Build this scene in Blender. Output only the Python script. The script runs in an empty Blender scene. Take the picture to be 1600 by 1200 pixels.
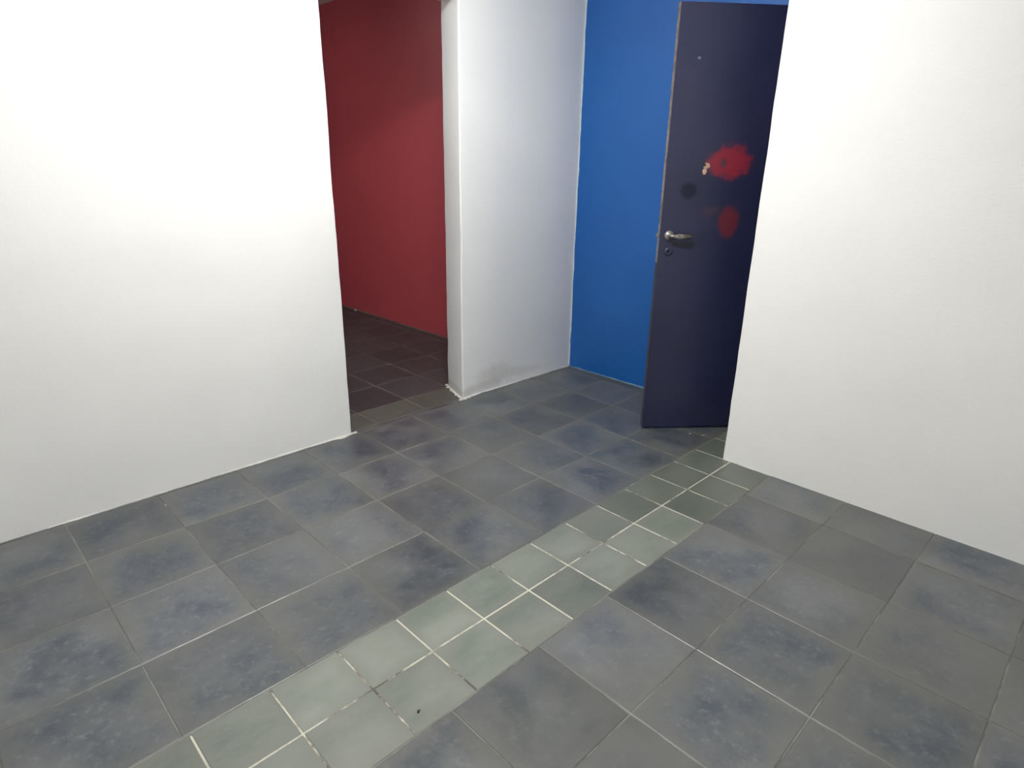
import bpy, bmesh, math, random
from mathutils import Matrix, Vector, noise

K = 0.9174                      # layout unit -> metres (green tiles become 20 cm)
S = bpy.context.scene
C = S.collection
random.seed(7)

# ------------------------------------------------------------------ camera
F_PX, CAM_H = 967.2, 1.45 * K
cd = bpy.data.cameras.new('camera'); cam = bpy.data.objects.new('camera', cd); C.objects.link(cam)
cd.sensor_width = 36; cd.lens = F_PX / 1600 * 36; cd.clip_start = 0.02
rows = ((0.71346863, 0.22132649, -0.66481359), (-0.70050204, 0.24711386, -0.66950103), (0.01610634, 0.94337125, 0.33134765))
cam.matrix_world = Matrix.Translation((0, 0, CAM_H)) @ Matrix(rows).to_4x4()
S.camera = cam

# ------------------------------------------------------------------ world, exposure, room lamp
w = bpy.data.worlds.new('world'); S.world = w; w.use_nodes = True
w.node_tree.nodes['Background'].inputs[0].default_value = (0.75, 0.85, 1, 1)
w.node_tree.nodes['Background'].inputs[1].default_value = 0.02
S.view_settings.view_transform = 'Standard'; S.view_settings.look = 'None'
S.view_settings.gamma = 1; S.view_settings.use_curve_mapping = False
S.view_settings.exposure = 0.0
CEIL = 2.84 * K
LAMP = (1.10 * K, 1.45 * K, CEIL - 0.09)          # twin tube batten over the room, out of frame
HALL_FILL = (1.55 * K, 4.9 * K, CEIL - 0.09)      # dimmer batten added out of view to brighten the jamb and red wall
ROOM_GLOW, HALL_FILL_GLOW = 545, 84                    # emission of the tubes (built with the lamps below)

# ------------------------------------------------------------------ node helpers
def mat(name, rough=0.5, spec=0.5):
    m = bpy.data.materials.new(name); m.use_nodes = True
    b = m.node_tree.nodes['Principled BSDF']; b.inputs['Roughness'].default_value = rough
    b.inputs['Specular IOR Level'].default_value = spec
    return m, m.node_tree, b
def N(t, kind, **kw):
    n = t.nodes.new(kind)
    for k, v in kw.items():
        if hasattr(n, k): setattr(n, k, v)
        else: n.inputs[k].default_value = v
    return n
def math_(t, op, a, b=None, clamp=False):
    n = t.nodes.new('ShaderNodeMath'); n.operation = op; n.use_clamp = clamp
    for i, v in enumerate((a, b)):
        if v is None: continue
        if isinstance(v, (int, float)): n.inputs[i].default_value = v
        else: t.links.new(v, n.inputs[i])
    return n.outputs[0]
def mix(t, fac, a, b):
    n = t.nodes.new('ShaderNodeMix'); n.data_type = 'RGBA'
    for i, v in ((0, fac), (6, a), (7, b)):
        if isinstance(v, (int, float)): n.inputs[i].default_value = v
        elif isinstance(v, tuple): n.inputs[i].default_value = (*v, 1)
        else: t.links.new(v, n.inputs[i])
    return n.outputs[2]
def ramp(t, v, lo_, hi, a=0.0, b=1.0):
    n = t.nodes.new('ShaderNodeMapRange'); n.interpolation_type = 'SMOOTHSTEP'
    t.links.new(v, n.inputs[0])
    for i, x in enumerate((lo_, hi, a, b)): n.inputs[i + 1].default_value = x
    return n.outputs[0]
def coord(t): return t.nodes.new('ShaderNodeTexCoord').outputs['Object']
def nz(t, vec, scale, detail=3, rough=0.5, seed=0.0):
    n = t.nodes.new('ShaderNodeTexNoise'); n.noise_dimensions = '4D'
    n.inputs['Scale'].default_value = scale; n.inputs['Detail'].default_value = detail
    n.inputs['Roughness'].default_value = rough; n.inputs['W'].default_value = seed
    t.links.new(vec, n.inputs['Vector']); return n.outputs['Fac']
def bump(t, b, h, strength, dist):
    n = t.nodes.new('ShaderNodeBump'); n.inputs['Strength'].default_value = strength; n.inputs['Distance'].default_value = dist
    t.links.new(h, n.inputs['Height']); t.links.new(n.outputs[0], b.inputs['Normal'])
def xyz(t, vec):
    n = t.nodes.new('ShaderNodeSeparateXYZ'); t.links.new(vec, n.inputs[0]); return n.outputs
def blob(t, p, cx, cz, rx, rz, wob=0.5, scale=30, soft=0.35, seed=0.0):
    """1 inside a ragged ellipse in the local x / z plane."""
    dx = math_(t, 'DIVIDE', math_(t, 'SUBTRACT', p[0], cx), rx); dz = math_(t, 'DIVIDE', math_(t, 'SUBTRACT', p[2], cz), rz)
    d = math_(t, 'SQRT', math_(t, 'ADD', math_(t, 'MULTIPLY', dx, dx), math_(t, 'MULTIPLY', dz, dz)))
    cmb = t.nodes.new('ShaderNodeCombineXYZ'); t.links.new(p[0], cmb.inputs[0]); t.links.new(p[2], cmb.inputs[2])
    n = nz(t, cmb.outputs[0], scale, 3, 0.6, seed)
    d = math_(t, 'ADD', d, math_(t, 'MULTIPLY', math_(t, 'SUBTRACT', n, 0.5), wob * 2))
    return ramp(t, d, 1 - soft, 1 + soft, 1, 0)

# ------------------------------------------------------------------ materials
def paint(name, col, col2, rough, spec=0.5, var=0.5, bumpy=0.25, stains=()):
    m, t, b = mat(name, rough, spec); v = coord(t); p = xyz(t, v)
    c = mix(t, math_(t, 'MULTIPLY', ramp(t, nz(t, v, 2.2, 3), 0.35, 0.65), var), col, col2)
    for (cx, cz, rx, rz, sc, k, sd) in stains:
        c = mix(t, math_(t, 'MULTIPLY', blob(t, p, cx, cz, rx, rz, 0.9, 14, 0.6, sd), k), c, sc)
    t.links.new(c, b.inputs['Base Color'])
    h = math_(t, 'ADD', nz(t, v, 160, 2), math_(t, 'MULTIPLY', nz(t, v, 14, 3), 2.0))
    bump(t, b, h, bumpy, 0.002)
    return m
M = {}
M['white'] = paint('white_wall_paint', (0.80, 0.80, 0.79), (0.84, 0.84, 0.83), 0.55, 0.35)
M['white_pillar'] = paint('white_wall_paint_scuffed', (0.77, 0.785, 0.79), (0.80, 0.81, 0.815), 0.55, 0.35, stains=(
    (2.76 * K, 0.10, 0.13, 0.055, (0.50, 0.50, 0.46), 0.45, 1.0), (2.66 * K, 0.04, 0.12, 0.03, (0.52, 0.52, 0.48), 0.6, 3.0),
    (2.97 * K, 0.07, 0.20, 0.03, (0.55, 0.54, 0.54), 0.4, 5.0), (2.50 * K, 0.02, 0.05, 0.03, (0.5, 0.5, 0.47), 0.6, 9.0)))
M['red'] = paint('red_wall_paint', (0.42, 0.062, 0.078), (0.45, 0.068, 0.084), 0.45, 1.0, bumpy=0.18)
M['ceil'] = paint('ceiling_paint', (0.8, 0.8, 0.78), (0.76, 0.76, 0.75), 0.8)
M['plaster'] = paint('rough_plaster', (0.72, 0.71, 0.68), (0.52, 0.51, 0.47), 0.9, 0.2, 1.0, 0.8)
M['dust_blue'] = paint('dusty_joint_blue', (0.16, 0.23, 0.30), (0.09, 0.16, 0.25), 0.9, 0.2, 1.0, 0.8)
M['dust_red'] = paint('dusty_joint_brown', (0.17, 0.13, 0.11), (0.09, 0.06, 0.06), 0.9, 0.2, 1.0, 0.8)
M['crumb'] = paint('crumb_grey', (0.55, 0.52, 0.5), (0.45, 0.42, 0.4), 0.9)
M['grit'] = paint('grey_grit', (0.24, 0.24, 0.24), (0.18, 0.18, 0.18), 0.9)
M['speck'] = paint('dark_speck', (0.02, 0.02, 0.018), (0.03, 0.03, 0.025), 0.6)
M['frame'] = paint('door_frame_paint', (0.03, 0.035, 0.085), (0.04, 0.045, 0.09), 0.5)

# blue wall: the white paint of the neighbouring wall laps raggedly round the corner
m, t, b = mat('blue_wall_paint', 0.36, 0.6); v = coord(t); p = xyz(t, v)
blue = mix(t, ramp(t, nz(t, v, 2.0, 3), 0.35, 0.65), (0.003, 0.088, 0.33), (0.005, 0.098, 0.36))
edge = math_(t, 'ADD', math_(t, 'MULTIPLY', nz(t, v, 7, 4, 0.6), 0.022), 0.0)
lim = math_(t, 'SUBTRACT', 2.94 * K + 0.003, edge)
lap = ramp(t, math_(t, 'SUBTRACT', p[1], lim), -0.001, 0.002)
col = mix(t, lap, blue, (0.50, 0.57, 0.62))
scr = blob(t, p, 0, 0.06, 99, 0.012, 0.8, 25, 0.5, 2.0)
t.links.new(col, b.inputs['Base Color']); bump(t, b, math_(t, 'ADD', nz(t, v, 160, 2), nz(t, v, 12, 3)), 0.15, 0.002); M['blue'] = m

# slate floor tiles; 'tint' (per tile random r,g) and 'edge' (0 centre .. 1 border) come from the mesh
def tile_mat(name, c1, c2, c3, dirt, rough, stain_scale, cloud, fleck=0.42, stretch=(1, 1, 1)):
    m, t, b = mat(name, rough, 0.5); v = coord(t)
    at = t.nodes.new('ShaderNodeAttribute'); at.attribute_name = 'tint'
    uv = t.nodes.new('ShaderNodeUVMap'); uv.uv_map = 'tile'
    sp = xyz(t, at.outputs['Vector']); u = xyz(t, uv.outputs[0])
    off = t.nodes.new('ShaderNodeVectorMath'); off.operation = 'MULTIPLY_ADD'
    t.links.new(at.outputs['Vector'], off.inputs[0]); off.inputs[1].default_value = (9, 7, 5); t.links.new(v, off.inputs[2])
    st = t.nodes.new('ShaderNodeVectorMath'); st.operation = 'MULTIPLY'; t.links.new(off.outputs[0], st.inputs[0]); st.inputs[1].default_value = stretch; vv = st.outputs[0]
    n1 = nz(t, vv, stain_scale * 1.3, 6, 0.72); n2 = nz(t, vv, stain_scale * 0.45, 3, 0.5, 4.0); n3 = nz(t, vv, stain_scale * 4.5, 4, 0.7, 2.0)
    c = mix(t, ramp(t, n1, 0.38, 0.60), c1, c2)
    c = mix(t, math_(t, 'MULTIPLY', ramp(t, n2, 0.42, 0.68), cloud), c, c3)
    c = mix(t, math_(t, 'MULTIPLY', ramp(t, n3, 0.50, 0.74), fleck), c, tuple(min(1, x * 1.45) for x in c3))
    # worn, dusty border of each tile
    du = math_(t, 'ABSOLUTE', math_(t, 'SUBTRACT', u[0], 0.5)); dv = math_(t, 'ABSOLUTE', math_(t, 'SUBTRACT', u[1], 0.5))
    e = math_(t, 'MAXIMUM', du, dv)
    e = math_(t, 'ADD', e, math_(t, 'MULTIPLY', math_(t, 'SUBTRACT', nz(t, v, 5.5, 4, 0.6, 8.0), 0.5), 0.42))
    c = mix(t, math_(t, 'MULTIPLY', ramp(t, e, 0.26, 0.52), 0.62), c, dirt)
    big = nz(t, v, 1.7, 4, 0.6, 12.0)                       # walked-in dirt across several tiles
    c = mix(t, math_(t, 'MULTIPLY', ramp(t, big, 0.48, 0.64), 0.55), c, dirt)
    g = math_(t, 'ADD', math_(t, 'MULTIPLY', sp[0], 0.34), 0.83)
    mm = t.nodes.new('ShaderNodeMix'); mm.data_type = 'RGBA'; mm.blend_type = 'MULTIPLY'; mm.inputs[0].default_value = 1
    cc = t.nodes.new('ShaderNodeCombineColor')
    for i in range(3): t.links.new(g, cc.inputs[i])
    t.links.new(c, mm.inputs[6]); t.links.new(cc.outputs[0], mm.inputs[7]); t.links.new(mm.outputs[2], b.inputs['Base Color'])
    t.links.new(ramp(t, n1, 0.3, 0.7, rough - 0.05, rough + 0.12), b.inputs['Roughness'])
    bump(t, b, math_(t, 'ADD', n1, math_(t, 'MULTIPLY', n3, 0.5)), 0.25, 0.002)
    return m
M['slate'] = tile_mat('slate_tile', (0.042, 0.053, 0.068), (0.080, 0.087, 0.097), (0.126, 0.131, 0.132), (0.108, 0.109, 0.100), 0.34, 9.0, 0.85, 0.5)
M['green'] = tile_mat('green_tile', (0.105, 0.126, 0.106), (0.147, 0.163, 0.141), (0.205, 0.216, 0.192), (0.148, 0.153, 0.133), 0.36, 4.4, 0.9, 0.12, (0.75, 1.5, 1))
M['green_dark'] = tile_mat('dark_green_tile', (0.075, 0.092, 0.076), (0.095, 0.110, 0.092), (0.135, 0.147, 0.128), (0.105, 0.112, 0.094), 0.36, 4.4, 0.9, 0.12, (0.75, 1.5, 1))
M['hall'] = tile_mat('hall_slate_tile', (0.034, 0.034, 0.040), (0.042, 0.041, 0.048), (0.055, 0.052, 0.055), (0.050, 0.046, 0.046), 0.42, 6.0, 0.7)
M['threshold'] = tile_mat('threshold_tile', (0.060, 0.062, 0.050), (0.072, 0.072, 0.060), (0.085, 0.084, 0.075), (0.072, 0.070, 0.060), 0.5, 6.0, 0.7)
m, t, b = mat('grout', 0.85, 0.2); v = coord(t)
g = mix(t, ramp(t, nz(t, v, 3.2, 4, 0.7), 0.44, 0.62), (0.095, 0.096, 0.088), (0.21, 0.205, 0.19))
g = mix(t, ramp(t, nz(t, v, 2.1, 5, 0.75, 3.0), 0.62, 0.70), g, (0.62, 0.60, 0.54))
t.links.new(g, b.inputs['Base Color']); M['grout'] = m
m, t, b = mat('grout_of_strip', 0.85, 0.2); v = coord(t)
g = mix(t, ramp(t, nz(t, v, 4.6, 5, 0.75, 1.0), 0.38, 0.54), (0.09, 0.083, 0.070), (0.50, 0.485, 0.41))
t.links.new(g, b.inputs['Base Color']); M['grout_strip'] = m

# door: navy with chips, smears and a red overpaint patch
m, t, b = mat('navy_door_paint', 0.40, 0.7); v = coord(t); p = xyz(t, v)
c = mix(t, ramp(t, nz(t, v, 3, 3), 0.35, 0.65), (0.012, 0.015, 0.048), (0.016, 0.018, 0.054))
c = mix(t, math_(t, 'MULTIPLY', blob(t, p, 0.335 * K, 1.49 * K, 0.105 * K, 0.078 * K, 0.75, 20, 0.3, 1.0), 0.8), c, (0.24, 0.012, 0.022))
c = mix(t, math_(t, 'MULTIPLY', blob(t, p, 0.300 * K, 1.485 * K, 0.014 * K, 0.022 * K, 0.3, 40, 0.5, 1.5), 0.8), c, (0.035, 0.03, 0.05))
c = mix(t, math_(t, 'MULTIPLY', blob(t, p, 0.365 * K, 1.19 * K, 0.055 * K, 0.075 * K, 0.4, 22, 0.3, 5.0), 0.75), c, (0.13, 0.012, 0.016))
c = mix(t, math_(t, 'MULTIPLY', blob(t, p, 0.255 * K, 1.245 * K, 0.045 * K, 0.018 * K, 0.6, 30, 0.6, 6.0), 0.5), c, (0.07, 0.03, 0.035))
c = mix(t, math_(t, 'MULTIPLY', blob(t, p, 0.130 * K, 1.345 * K, 0.042 * K, 0.040 * K, 0.3, 25, 0.35, 7.0), 0.9), c, (0.007, 0.009, 0.026))
c = mix(t, math_(t, 'MULTIPLY', blob(t, p, 0.185 * K, 1.345 * K, 0.016 * K, 0.032 * K, 0.3, 25, 0.5, 7.5), 0.5), c, (0.007, 0.009, 0.026))
c = mix(t, blob(t, p, 0.212 * K, 1.470 * K, 0.017 * K, 0.014 * K, 0.5, 60, 0.2, 9.0), c, (0.42, 0.27, 0.19))
c = mix(t, blob(t, p, 0.204 * K, 1.443 * K, 0.011 * K, 0.015 * K, 0.4, 60, 0.2, 11.0), c, (0.50, 0.33, 0.22))
c = mix(t, blob(t, p, 0.199 * K, 1.474 * K, 0.009 * K, 0.007 * K, 0.4, 60, 0.2, 12.0), c, (0.01, 0.008, 0.008))
c = mix(t, math_(t, 'MULTIPLY', blob(t, p, 0.115 * K, 1.965 * K, 0.009 * K, 0.006 * K, 0.5, 60, 0.3, 13.0), 0.4), c, (0.3, 0.4, 0.5))
t.links.new(c, b.inputs['Base Color']); bump(t, b, nz(t, v, 30, 4), 0.12, 0.002); M['door'] = m
smear = blob(t, p, 0.130 * K, 1.345 * K, 0.042 * K, 0.040 * K, 0.3, 25, 0.35, 7.0)      # matt greasy smear
t.links.new(math_(t, 'MULTIPLY', math_(t, 'SUBTRACT', 1.0, math_(t, 'MULTIPLY', smear, 0.4)), 0.7), b.inputs['Specular IOR Level'])
m, t, b = mat('bare_wood_edge', 0.6, 0.3); v = coord(t)
p = xyz(t, v); c = mix(t, ramp(t, nz(t, v, 18, 4, 0.7), 0.35, 0.65), (0.09, 0.065, 0.055), (0.27, 0.22, 0.19))
keep = ramp(t, math_(t, 'ADD', p[2], math_(t, 'MULTIPLY', nz(t, v, 9, 4, 0.7, 3.0), 0.9)), 1.25, 1.75, 0.85, 0.0)   # the lower edge still has its paint
t.links.new(mix(t, keep, c, (0.018, 0.018, 0.035)), b.inputs['Base Color']); M['wood'] = m
m, t, b = mat('worn_metal', 0.32); v = coord(t); b.inputs['Metallic'].default_value = 0.85
t.links.new(mix(t, ramp(t, nz(t, v, 60, 4), 0.4, 0.65), (0.42, 0.42, 0.42), (0.20, 0.18, 0.16)), b.inputs['Base Color']); M['metal'] = m
m, t, b = mat('tarnished_metal', 0.45); v = coord(t); b.inputs['Metallic'].default_value = 0.5
t.links.new(mix(t, ramp(t, nz(t, v, 120, 4), 0.4, 0.65), (0.16, 0.16, 0.16), (0.34, 0.30, 0.27)), b.inputs['Base Color']); M['dark_metal'] = m
m, t, b = mat('keyhole_black', 0.8); b.inputs['Base Color'].default_value = (0.006, 0.006, 0.006, 1); M['black'] = m
m, t, b = mat('lamp_housing', 0.4); b.inputs['Base Color'].default_value = (0.8, 0.8, 0.8, 1); M['housing'] = m

# ------------------------------------------------------------------ mesh helpers
def obj(name, bm, mats, parent=None, smooth=False):
    me = bpy.data.meshes.new(name); bmesh.ops.recalc_face_normals(bm, faces=bm.faces[:]); bm.to_mesh(me); bm.free()
    for x in (mats if isinstance(mats, (list, tuple)) else [mats]): me.materials.append(x)
    if smooth:
        for pl in me.polygons: pl.use_smooth = True
    o = bpy.data.objects.new(name, me); C.objects.link(o)
    if parent: o.parent = parent
    return o
def struct(o, label=None, cat=None):
    o['kind'] = 'structure'
    if label: o['label'] = label
    if cat: o['category'] = cat
    return o
def box(bm, x0, x1, y0, y1, z0, z1, mi=0):
    vs = [bm.verts.new((x, y, z)) for z in (z0, z1) for y in (y0, y1) for x in (x0, x1)]
    fs = []
    for q in ((0, 1, 3, 2), (4, 6, 7, 5), (0, 4, 5, 1), (2, 3, 7, 6), (0, 2, 6, 4), (1, 5, 7, 3)):
        f = bm.faces.new([vs[i] for i in q]); f.material_index = mi; fs.append(f)
    return vs, fs
def footprint_wall(name, pts, z0, z1, m, wob=0.0, bev=0.0, label=None, step=0.05, seed=0):
    """A wall extruded from a floor outline; its faces are gently uneven like hand-laid plaster."""
    bm = bmesh.new()
    pts = [Vector((x * K, y * K)) for x, y in pts]
    if bev:
        out = []
        n = len(pts)
        for i in range(n):
            a, q, c_ = pts[i - 1], pts[i], pts[(i + 1) % n]
            d1, d2 = (a - q).normalized(), (c_ - q).normalized()
            for k in range(4):
                s = k / 3
                p0, p2 = q + d1 * bev, q + d2 * bev
                out.append(p0 * (1 - s) ** 2 + q * 2 * s * (1 - s) + p2 * s * s)
        pts = out
    dense = []
    for i, a in enumerate(pts):
        c_ = pts[(i + 1) % len(pts)]; k = max(1, int((c_ - a).length / 0.25)) if wob else 1
        dense += [a.lerp(c_, j / k) for j in range(k)]
    if wob and z0 == 0: z0 = -0.01
    zs = [z0 * K, z1 * K]
    if wob:
        k = int((z1 - z0) * K / step); zs = [z0 * K + (z1 - z0) * K * i / k for i in range(k + 1)]
    grid = []
    for z in zs:
        row = []
        for q in dense:
            d = Vector((0, 0, 0))
            if wob: d = noise.noise_vector(Vector((q.x * 3 + seed, q.y * 3, z * 5.5))) * wob + noise.noise_vector(Vector((q.x * 9 + seed, q.y * 9, z * 19))) * wob * 0.45
            row.append(bm.verts.new((q.x + d.x, q.y + d.y, z)))
        grid.append(row)
    n = len(dense)
    for a, c_ in zip(grid, grid[1:]):
        for i in range(n):
            bm.faces.new((a[i], a[(i + 1) % n], c_[(i + 1) % n], c_[i]))
    if not wob: bm.faces.new(grid[0][::-1]); bm.faces.new(grid[-1])
    o = obj(name, bm, m, smooth=bool(wob)); struct(o, label, 'wall' if label else None)
    return o

# ------------------------------------------------------------------ floor
def floor():
    bm = bmesh.new(); uv = bm.loops.layers.uv.new('tile'); tint = bm.loops.layers.float_color.new('tint')
    rnd = random.Random(3)
    def tile(x0, x1, y0, y1, mi, gap):
        g = gap / 2; x0, x1, y0, y1 = x0 * K + g, x1 * K - g, y0 * K + g, y1 * K - g
        if x1 - x0 < 0.01 or y1 - y0 < 0.01: return
        r = 0.0022; dz = rnd.uniform(-0.0006, 0.0002); tx, ty = rnd.uniform(-.0012, .0012), rnd.uniform(-.0012, .0012)
        lx, ly = (x1 - x0) / 2, (y1 - y0) / 2
        out = [(x0, y0), (x1, y0), (x1, y1), (x0, y1)]; inn = [(x0 + r, y0 + r), (x1 - r, y0 + r), (x1 - r, y1 - r), (x0 + r, y1 - r)]
        bot = [bm.verts.new((x, y, -0.004)) for x, y in out]
        mid = [bm.verts.new((x, y, -0.0012 + dz)) for x, y in out]
        top = [bm.verts.new((x, y, dz)) for x, y in inn]
        tc = (rnd.random(), rnd.random(), rnd.random(), 1)
        fs = [bm.faces.new(top)]
        for i in range(4):
            j = (i + 1) % 4
            fs += [bm.faces.new((mid[i], mid[j], top[j], top[i])), bm.faces.new((bot[i], bot[j], mid[j], mid[i]))]
        for f in fs:
            f.material_index = mi
            for l in f.loops:
                l[tint] = tc; l[uv].uv = ((l.vert.co.x - x0) / (x1 - x0), (l.vert.co.y - y0) / (y1 - y0))
    P = 0.355
    def grid(xa, xb, ya, yb, ox, oy, p, mi, gap, rj=0.0):
        i0 = math.floor((xa - ox) / p); i1 = math.ceil((xb - ox) / p); j0 = math.floor((ya - oy) / p); j1 = math.ceil((yb - oy) / p)
        for i in range(i0, i1):
            for j in range(j0, j1):
                a, c_ = max(xa, ox + i * p), min(xb, ox + (i + 1) * p); d, e = max(ya, oy + j * p), min(yb, oy + (j + 1) * p)
                if c_ - a > 0.02 and e - d > 0.015: tile(a, c_, d, e, mi, gap)
    grid(-1.6, 5.0, 1.487, 2.95, 1.325, 1.487, P, 0, 0.0032)            # slate beyond the strip
    grid(-1.6, 5.0, -1.6, 1.062, 1.193, 1.062 - 10 * 0.357, 0.357, 0, 0.0038)   # slate on the near side
    for j, (a, c_) in enumerate(((1.062, 1.278), (1.278, 1.487))):      # two rows of green tiles
        x = -1.6 + 0.131 - 0.2186
        while x < 5.0:
            # the tiles at the door end come from a darker batch
            tile(x, x + 0.2186, a, c_, 1 if x < (2.2, 2.0)[j] else 5, 0.0046); x += 0.2186
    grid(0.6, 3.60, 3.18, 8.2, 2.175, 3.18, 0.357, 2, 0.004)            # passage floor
    grid(1.5, 2.6, 2.95, 3.18, 2.175, 2.95, 0.357, 3, 0.004)            # threshold
    gz = -0.0016                                                      # grout bed
    box(bm, -1.6 * K, 5.0 * K, -1.6 * K, 8.2 * K, -0.05, gz, 4)
    box(bm, -1.6 * K, 5.0 * K, 1.070 * K, 1.478 * K, -0.04, gz + 0.0003, 6)
    return struct(obj('floor', bm, [M['slate'], M['green'], M['hall'], M['threshold'], M['grout'], M['green_dark'], M['grout_strip']]),
                  'grey slate tile floor crossed by a band of smaller green tiles', 'floor')
floor()

# ------------------------------------------------------------------ walls
footprint_wall('wall_left', [(-1.6, 2.925), (1.627, 2.925), (1.627, 3.19), (-1.6, 3.19)], 0, 2.84, M['white'], 0.003, 0.006, 'bright white plastered wall left of the doorway', seed=2)
footprint_wall('wall_center', [(2.462, 2.942), (3.56, 2.942), (3.56, 3.19), (2.54, 3.19)], 0, 2.84, M['white_pillar'], 0.003, 0.012, 'white plastered pier between the red passage and the blue wall', seed=8)
footprint_wall('trim_1', [(1.60, 2.93), (2.50, 2.945), (2.55, 3.19), (1.60, 3.19)], 2.335, 2.84, M['white'])
wb = footprint_wall('wall_blue', [(3.532, 1.40), (3.70, 1.40), (3.70, 3.0), (3.532, 3.0)], 0, 2.84, M['blue'], 0.0, 0.0, 'glossy blue painted wall beside the navy door')
footprint_wall('wall_blue_end', [(3.532, -1.6), (3.70, -1.6), (3.70, 0.5), (3.532, 0.5)], 0, 2.84, M['blue'])
footprint_wall('trim_2', [(3.532, 0.5), (3.70, 0.5), (3.70, 1.40), (3.532, 1.40)], 2.26, 2.84, M['blue'])
footprint_wall('wall_red', [(3.335, 3.19), (3.60, 3.19), (3.60, 8.2), (3.335, 8.2)], 0, 2.84, M['red'], 0.0025, 0.0, 'dark red painted passage wall seen through the doorway', seed=5)
footprint_wall('wall_passage_left', [(0.45, 3.19), (0.6, 3.19), (0.6, 8.2), (0.45, 8.2)], 0, 2.84, M['white'])
footprint_wall('wall_passage_end', [(0.45, 8.0), (3.6, 8.0), (3.6, 8.2), (0.45, 8.2)], 0, 2.84, M['red'])
footprint_wall('wall_right', [(2.905, -1.6), (3.03, -1.6), (3.03, 1.322), (2.905, 1.322)], 0, 2.84, M['white'], 0.0025, 0.006, 'near white wall ending at the right beside the navy door', seed=4)
footprint_wall('wall_near', [(-1.6, -1.75), (5.0, -1.75), (5.0, -1.6), (-1.6, -1.6)], 0, 2.84, M['white'])
footprint_wall('wall_side', [(-1.75, -1.75), (-1.6, -1.75), (-1.6, 3.19), (-1.75, 3.19)], 0, 2.84, M['white'])
footprint_wall('wall_beyond', [(5.0, -1.75), (5.15, -1.75), (5.15, 3.19), (5.0, 3.19)], 0, 2.84, M['white'])
footprint_wall('wall_beyond_side', [(3.70, 2.94), (5.0, 2.94), (5.0, 3.1), (3.70, 3.1)], 0, 2.84, M['white'])
bm = bmesh.new(); box(bm, -1.75 * K, 5.15 * K, -1.75 * K, 8.2 * K, CEIL, CEIL + 0.1); struct(obj('ceiling', bm, M['ceil']), 'plain white ceiling', 'ceiling')

# rough plaster / dust fillets where walls meet the floor
def fillet(name, a, b_, side, wfun, hfun, m, label=None, n=90, seed=0):
    a, b_ = Vector(a) * K, Vector(b_) * K; d = (b_ - a); L = d.length; d.normalize(); nn = Vector((side[0], side[1])).normalized()
    bm = bmesh.new(); rows_ = []
    for i in range(n + 1):
        s = i / n; q = a + d * (L * s)
        r = 0.5 + 0.9 * noise.noise(Vector((s * L * 14 + seed, seed, 0))) + 0.5 * noise.noise(Vector((s * L * 47 + seed, 0, seed)))
        r = max(0.12, r); W, H = wfun(s) * r, hfun(s) * (0.6 + 0.4 * r)
        q0 = q - nn * 0.004
        rows_.append([bm.verts.new((q0.x, q0.y, H)), bm.verts.new((q.x + nn.x * W * .25, q.y + nn.y * W * .25, H * .8)),
                      bm.verts.new((q.x + nn.x * W * .65, q.y + nn.y * W * .65, max(.0008, H * .2))), bm.verts.new((q.x + nn.x * W, q.y + nn.y * W, -0.001)), bm.verts.new((q0.x, q0.y, -0.001))])
    for r0, r1 in zip(rows_, rows_[1:]):
        for k in range(5): bm.faces.new((r0[k], r0[(k + 1) % 5], r1[(k + 1) % 5], r1[k]))
    bm.faces.new(rows_[0]); bm.faces.new(rows_[-1][::-1])
    return struct(obj(name, bm, m, smooth=True), label, 'trim' if label else None)
fillet('trim_3', (0.2, 2.925), (1.66, 2.925), (0, -1), lambda s: 0.006 + 0.022 * max(0, s - .8) / .2, lambda s: 0.005 + 0.006 * s, M['plaster'], 'rough plaster ridge along the foot of the left white wall', 160, 1)
fillet('trim_4', (2.455, 2.940), (3.53, 2.942), (0, -1), lambda s: 0.008 + 0.03 * max(0, .12 - s) / .12, lambda s: 0.005, M['plaster'], 'plaster line along the foot of the white pier', 120, 3)
fillet('trim_5', (2.56, 3.23), (2.45, 2.915), (-1, .3), lambda s: 0.026 + 0.026 * s, lambda s: 0.006, M['plaster'], 'white plaster smear on the floor at the corner of the pier', 50, 6)
fillet('trim_6', (3.532, 2.94), (3.532, 1.40), (-1, 0), lambda s: 0.008, lambda s: 0.012, M['dust_blue'], 'dusty unpainted line along the foot of the blue wall', 120, 9)
fillet('trim_7', (3.335, 8.0), (3.335, 3.2), (-1, 0), lambda s: 0.022, lambda s: 0.010, M['dust_red'], 'dusty brown line along the foot of the red wall', 260, 12)

# ------------------------------------------------------------------ door
p0 = Vector((2.922, 1.847)) * K; ang = math.radians(-40.2)
DL, DT, DH = 0.797 * K, 0.036, 2.203 * K
bm = bmesh.new(); vs, fs = box(bm, 0, DL, 0, DT, 0.010, DH)
for f in fs:
    if abs(f.calc_center_median().x) < 1e-4: f.material_index = 1
eds = [e for e in bm.edges]
bmesh.ops.bevel(bm, geom=eds, offset=0.0018, segments=2, affect='EDGES')
door = obj('door_1', bm, [M['door'], M['wood']]); door.location = (p0.x, p0.y, 0); door.rotation_euler = (0, 0, ang)
struct(door, 'open navy blue flush door with a red paint patch and bare wood edge', 'door')
def lathe(bm, prof, cx, cz, y0=0.0, seg=28):
    """profile of (radius, outward) pairs turned about the door's normal (-y)."""
    rings = []
    for r, h in prof:
        rings.append([bm.verts.new((cx + r * math.cos(2 * math.pi * k / seg), y0 - h, cz + r * math.sin(2 * math.pi * k / seg))) for k in range(seg)])
    for a, c_ in zip(rings, rings[1:]):
        for k in range(seg): bm.faces.new((a[k], a[(k + 1) % seg], c_[(k + 1) % seg], c_[k]))
    bm.faces.new(rings[0]); bm.faces.new(rings[-1][::-1])
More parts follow.
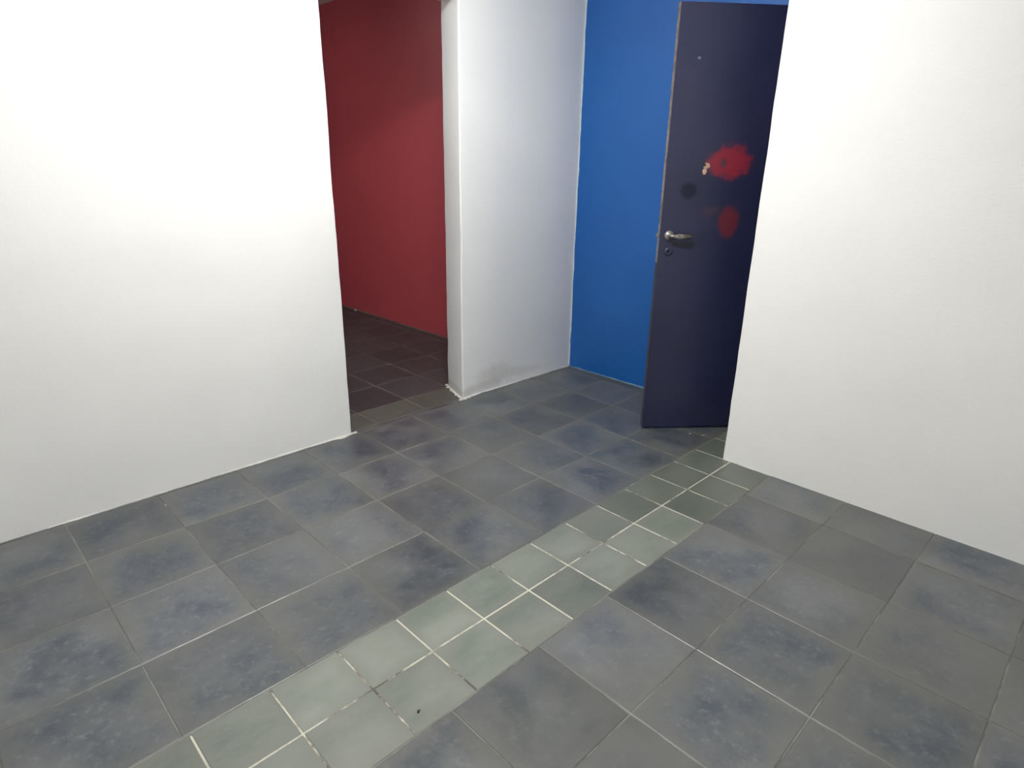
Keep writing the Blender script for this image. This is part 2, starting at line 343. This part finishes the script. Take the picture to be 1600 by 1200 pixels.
def sweep(bm, pts, rad, seg=14):
    """elliptical tube along points in the door's x / -y / z frame; rad = (thick, tall) per point"""
    rings = []
    for i, q in enumerate(pts):
        a = Vector(pts[max(0, i - 1)]); c_ = Vector(pts[min(len(pts) - 1, i + 1)]); tan = (c_ - a).normalized()
        up = Vector((0, 0, 1)); sd = tan.cross(up).normalized(); up = sd.cross(tan).normalized()
        rings.append([bm.verts.new(Vector(q) + sd * rad[i][0] * math.cos(2 * math.pi * k / seg) + up * rad[i][1] * math.sin(2 * math.pi * k / seg)) for k in range(seg)])
    for a, c_ in zip(rings, rings[1:]):
        for k in range(seg): bm.faces.new((a[k], a[(k + 1) % seg], c_[(k + 1) % seg], c_[k]))
    bm.faces.new(rings[0]); bm.faces.new(rings[-1][::-1])
hx, hz = 0.050 * K, 1.117 * K
bm = bmesh.new()
sweep(bm, [(hx, 0.0, hz), (hx, -0.030, hz), (hx + .002, -0.034, hz), (hx + .008, -0.038, hz), (hx + .020, -0.040, hz), (hx + .04, -0.040, hz - .001), (hx + .065, -0.039, hz - .002), (hx + .090, -0.037, hz - .001), (hx + .103, -0.034, hz), (hx + .107, -0.032, hz)],
      [(.009, .009), (.009, .009), (.009, .0095), (.0085, .010), (.0075, .0105), (.009, .0145), (.009, .0140), (.008, .0130), (.006, .009), (.002, .003)])
handle = obj('door_handle', bm, M['metal'], door, True); handle['label'] = 'worn silver lever handle'
bm = bmesh.new(); lathe(bm, [(.024, 0), (.024, .004), (.021, .008), (.013, .010), (.011, .014)], hx, hz); obj('handle_rose', bm, M['dark_metal'], handle, True)
bm = bmesh.new(); lathe(bm, [(.020, 0), (.020, .003), (.017, .005), (.006, .0052), (.005, .003)], hx + .004, hz - .078)
kp = obj('keyhole_cover', bm, M['door'], door, True)
bm = bmesh.new(); box(bm, hx + .0015, hx + .0065, -.0066, -.0045, hz - .086, hz - .072); obj('keyhole', bm, M['black'], kp)
bm = bmesh.new(); box(bm, -0.0016, 0.002, 0.006, 0.030, hz - .13, hz + .05); box(bm, -0.012, 0.001, 0.010, 0.026, hz - .008, hz + .008)
obj('latch_plate', bm, M['dark_metal'], door)
for z in (0.25, 1.0, 1.8):
    bm = bmesh.new(); sweep(bm, [(DL + .004, DT + .004, z - .045), (DL + .004, DT + .004, z + .0), (DL + .004, DT + .0041, z + .045)], [(.006, .006)] * 3, 12)
    obj('hinge', bm, M['dark_metal'], door, True)
# frame of the opening the door closes
bm = bmesh.new()
box(bm, 3.515 * K, 3.71 * K, 1.372 * K, 1.402 * K, 0, 2.24 * K); box(bm, 3.515 * K, 3.71 * K, 0.498 * K, 0.53 * K, 0, 2.24 * K); box(bm, 3.515 * K, 3.71 * K, 0.498 * K, 1.402 * K, 2.235 * K, 2.262 * K)
struct(obj('trim_8', bm, M['frame']))

# ------------------------------------------------------------------ crumbs on the floor
def crumb(name, x, y, r, m, label, cat, sx=1, sy=1, rot=0, sd=0):
    bm = bmesh.new(); bmesh.ops.create_icosphere(bm, subdivisions=2, radius=r)
    for q in bm.verts:
        q.co += noise.noise_vector(q.co * (0.9 / r) + Vector((sd, 0, 0))) * r * 0.35
        q.co.x *= sx; q.co.y *= sy; q.co.z *= 0.7
    zmin = min(q.co.z for q in bm.verts)
    for q in bm.verts: q.co.z -= zmin
    o = obj(name, bm, m, None, True); o.location = (x * K, y * K, 0.0); o.rotation_euler = (0, 0, rot); o['label'] = label; o['category'] = cat
crumb('dead_insect', 0.766, 1.122, 0.0036, M['speck'], 'tiny dark insect speck lying on a green floor tile near the camera', 'insect', 1.0, 1.6, math.radians(115), 1)
crumb('plaster_crumb', 3.300, 5.66, 0.011, M['crumb'], 'small pale crumb at the foot of the red wall in the passage', 'crumb', sd=3)
crumb('plaster_crumb', 3.065, 1.611, 0.0055, M['grit'], 'small grey crumb on the floor in front of the navy door, nearest its middle', 'crumb', 1.3, 1, sd=5)
crumb('plaster_crumb', 3.10, 1.545, 0.005, M['grit'], 'flat grey crumb on the floor below the navy door, nearest the right wall', 'crumb', 2.2, 1, math.radians(-50), sd=7)

# ------------------------------------------------------------------ ceiling lamp and added passage fill
def batten(loc, glow, rot, label):
    root = bpy.data.objects.new('ceiling_light', None); C.objects.link(root); root.location = loc; root.rotation_euler = (0, 0, math.radians(rot))
    root['label'] = label; root['category'] = 'lamp'
    bm = bmesh.new(); box(bm, -.33, .33, -.03, .03, 0.035, 0.09); bmesh.ops.bevel(bm, geom=bm.edges[:], offset=.006, segments=2, affect='EDGES'); obj('housing', bm, M['housing'], root)
    m, t, b = mat('lamp_tube', 0.4); b.inputs['Base Color'].default_value = (1, 1, 1, 1)
    b.inputs['Emission Color'].default_value = (1, 0.985, 0.95, 1); b.inputs['Emission Strength'].default_value = glow
    for s in (-1, 1):
        bm = bmesh.new(); bmesh.ops.create_cone(bm, cap_ends=True, segments=12, radius1=.013, radius2=.013, depth=.6, matrix=Matrix.Translation((0, s * .03, 0.0)) @ Matrix.Rotation(math.pi / 2, 4, 'Y'))
        obj('tube', bm, m, root, True)
    for x in (-.29, .29):
        bm = bmesh.new(); box(bm, x - .01, x + .01, -.045, .045, 0.0, 0.04); obj('tube_holder', bm, M['housing'], root)
batten(LAMP, ROOM_GLOW, -40, 'white twin tube batten lamp on the ceiling of the room')
batten(HALL_FILL, HALL_FILL_GLOW, 0, 'white twin tube batten added as fill light on the passage ceiling')
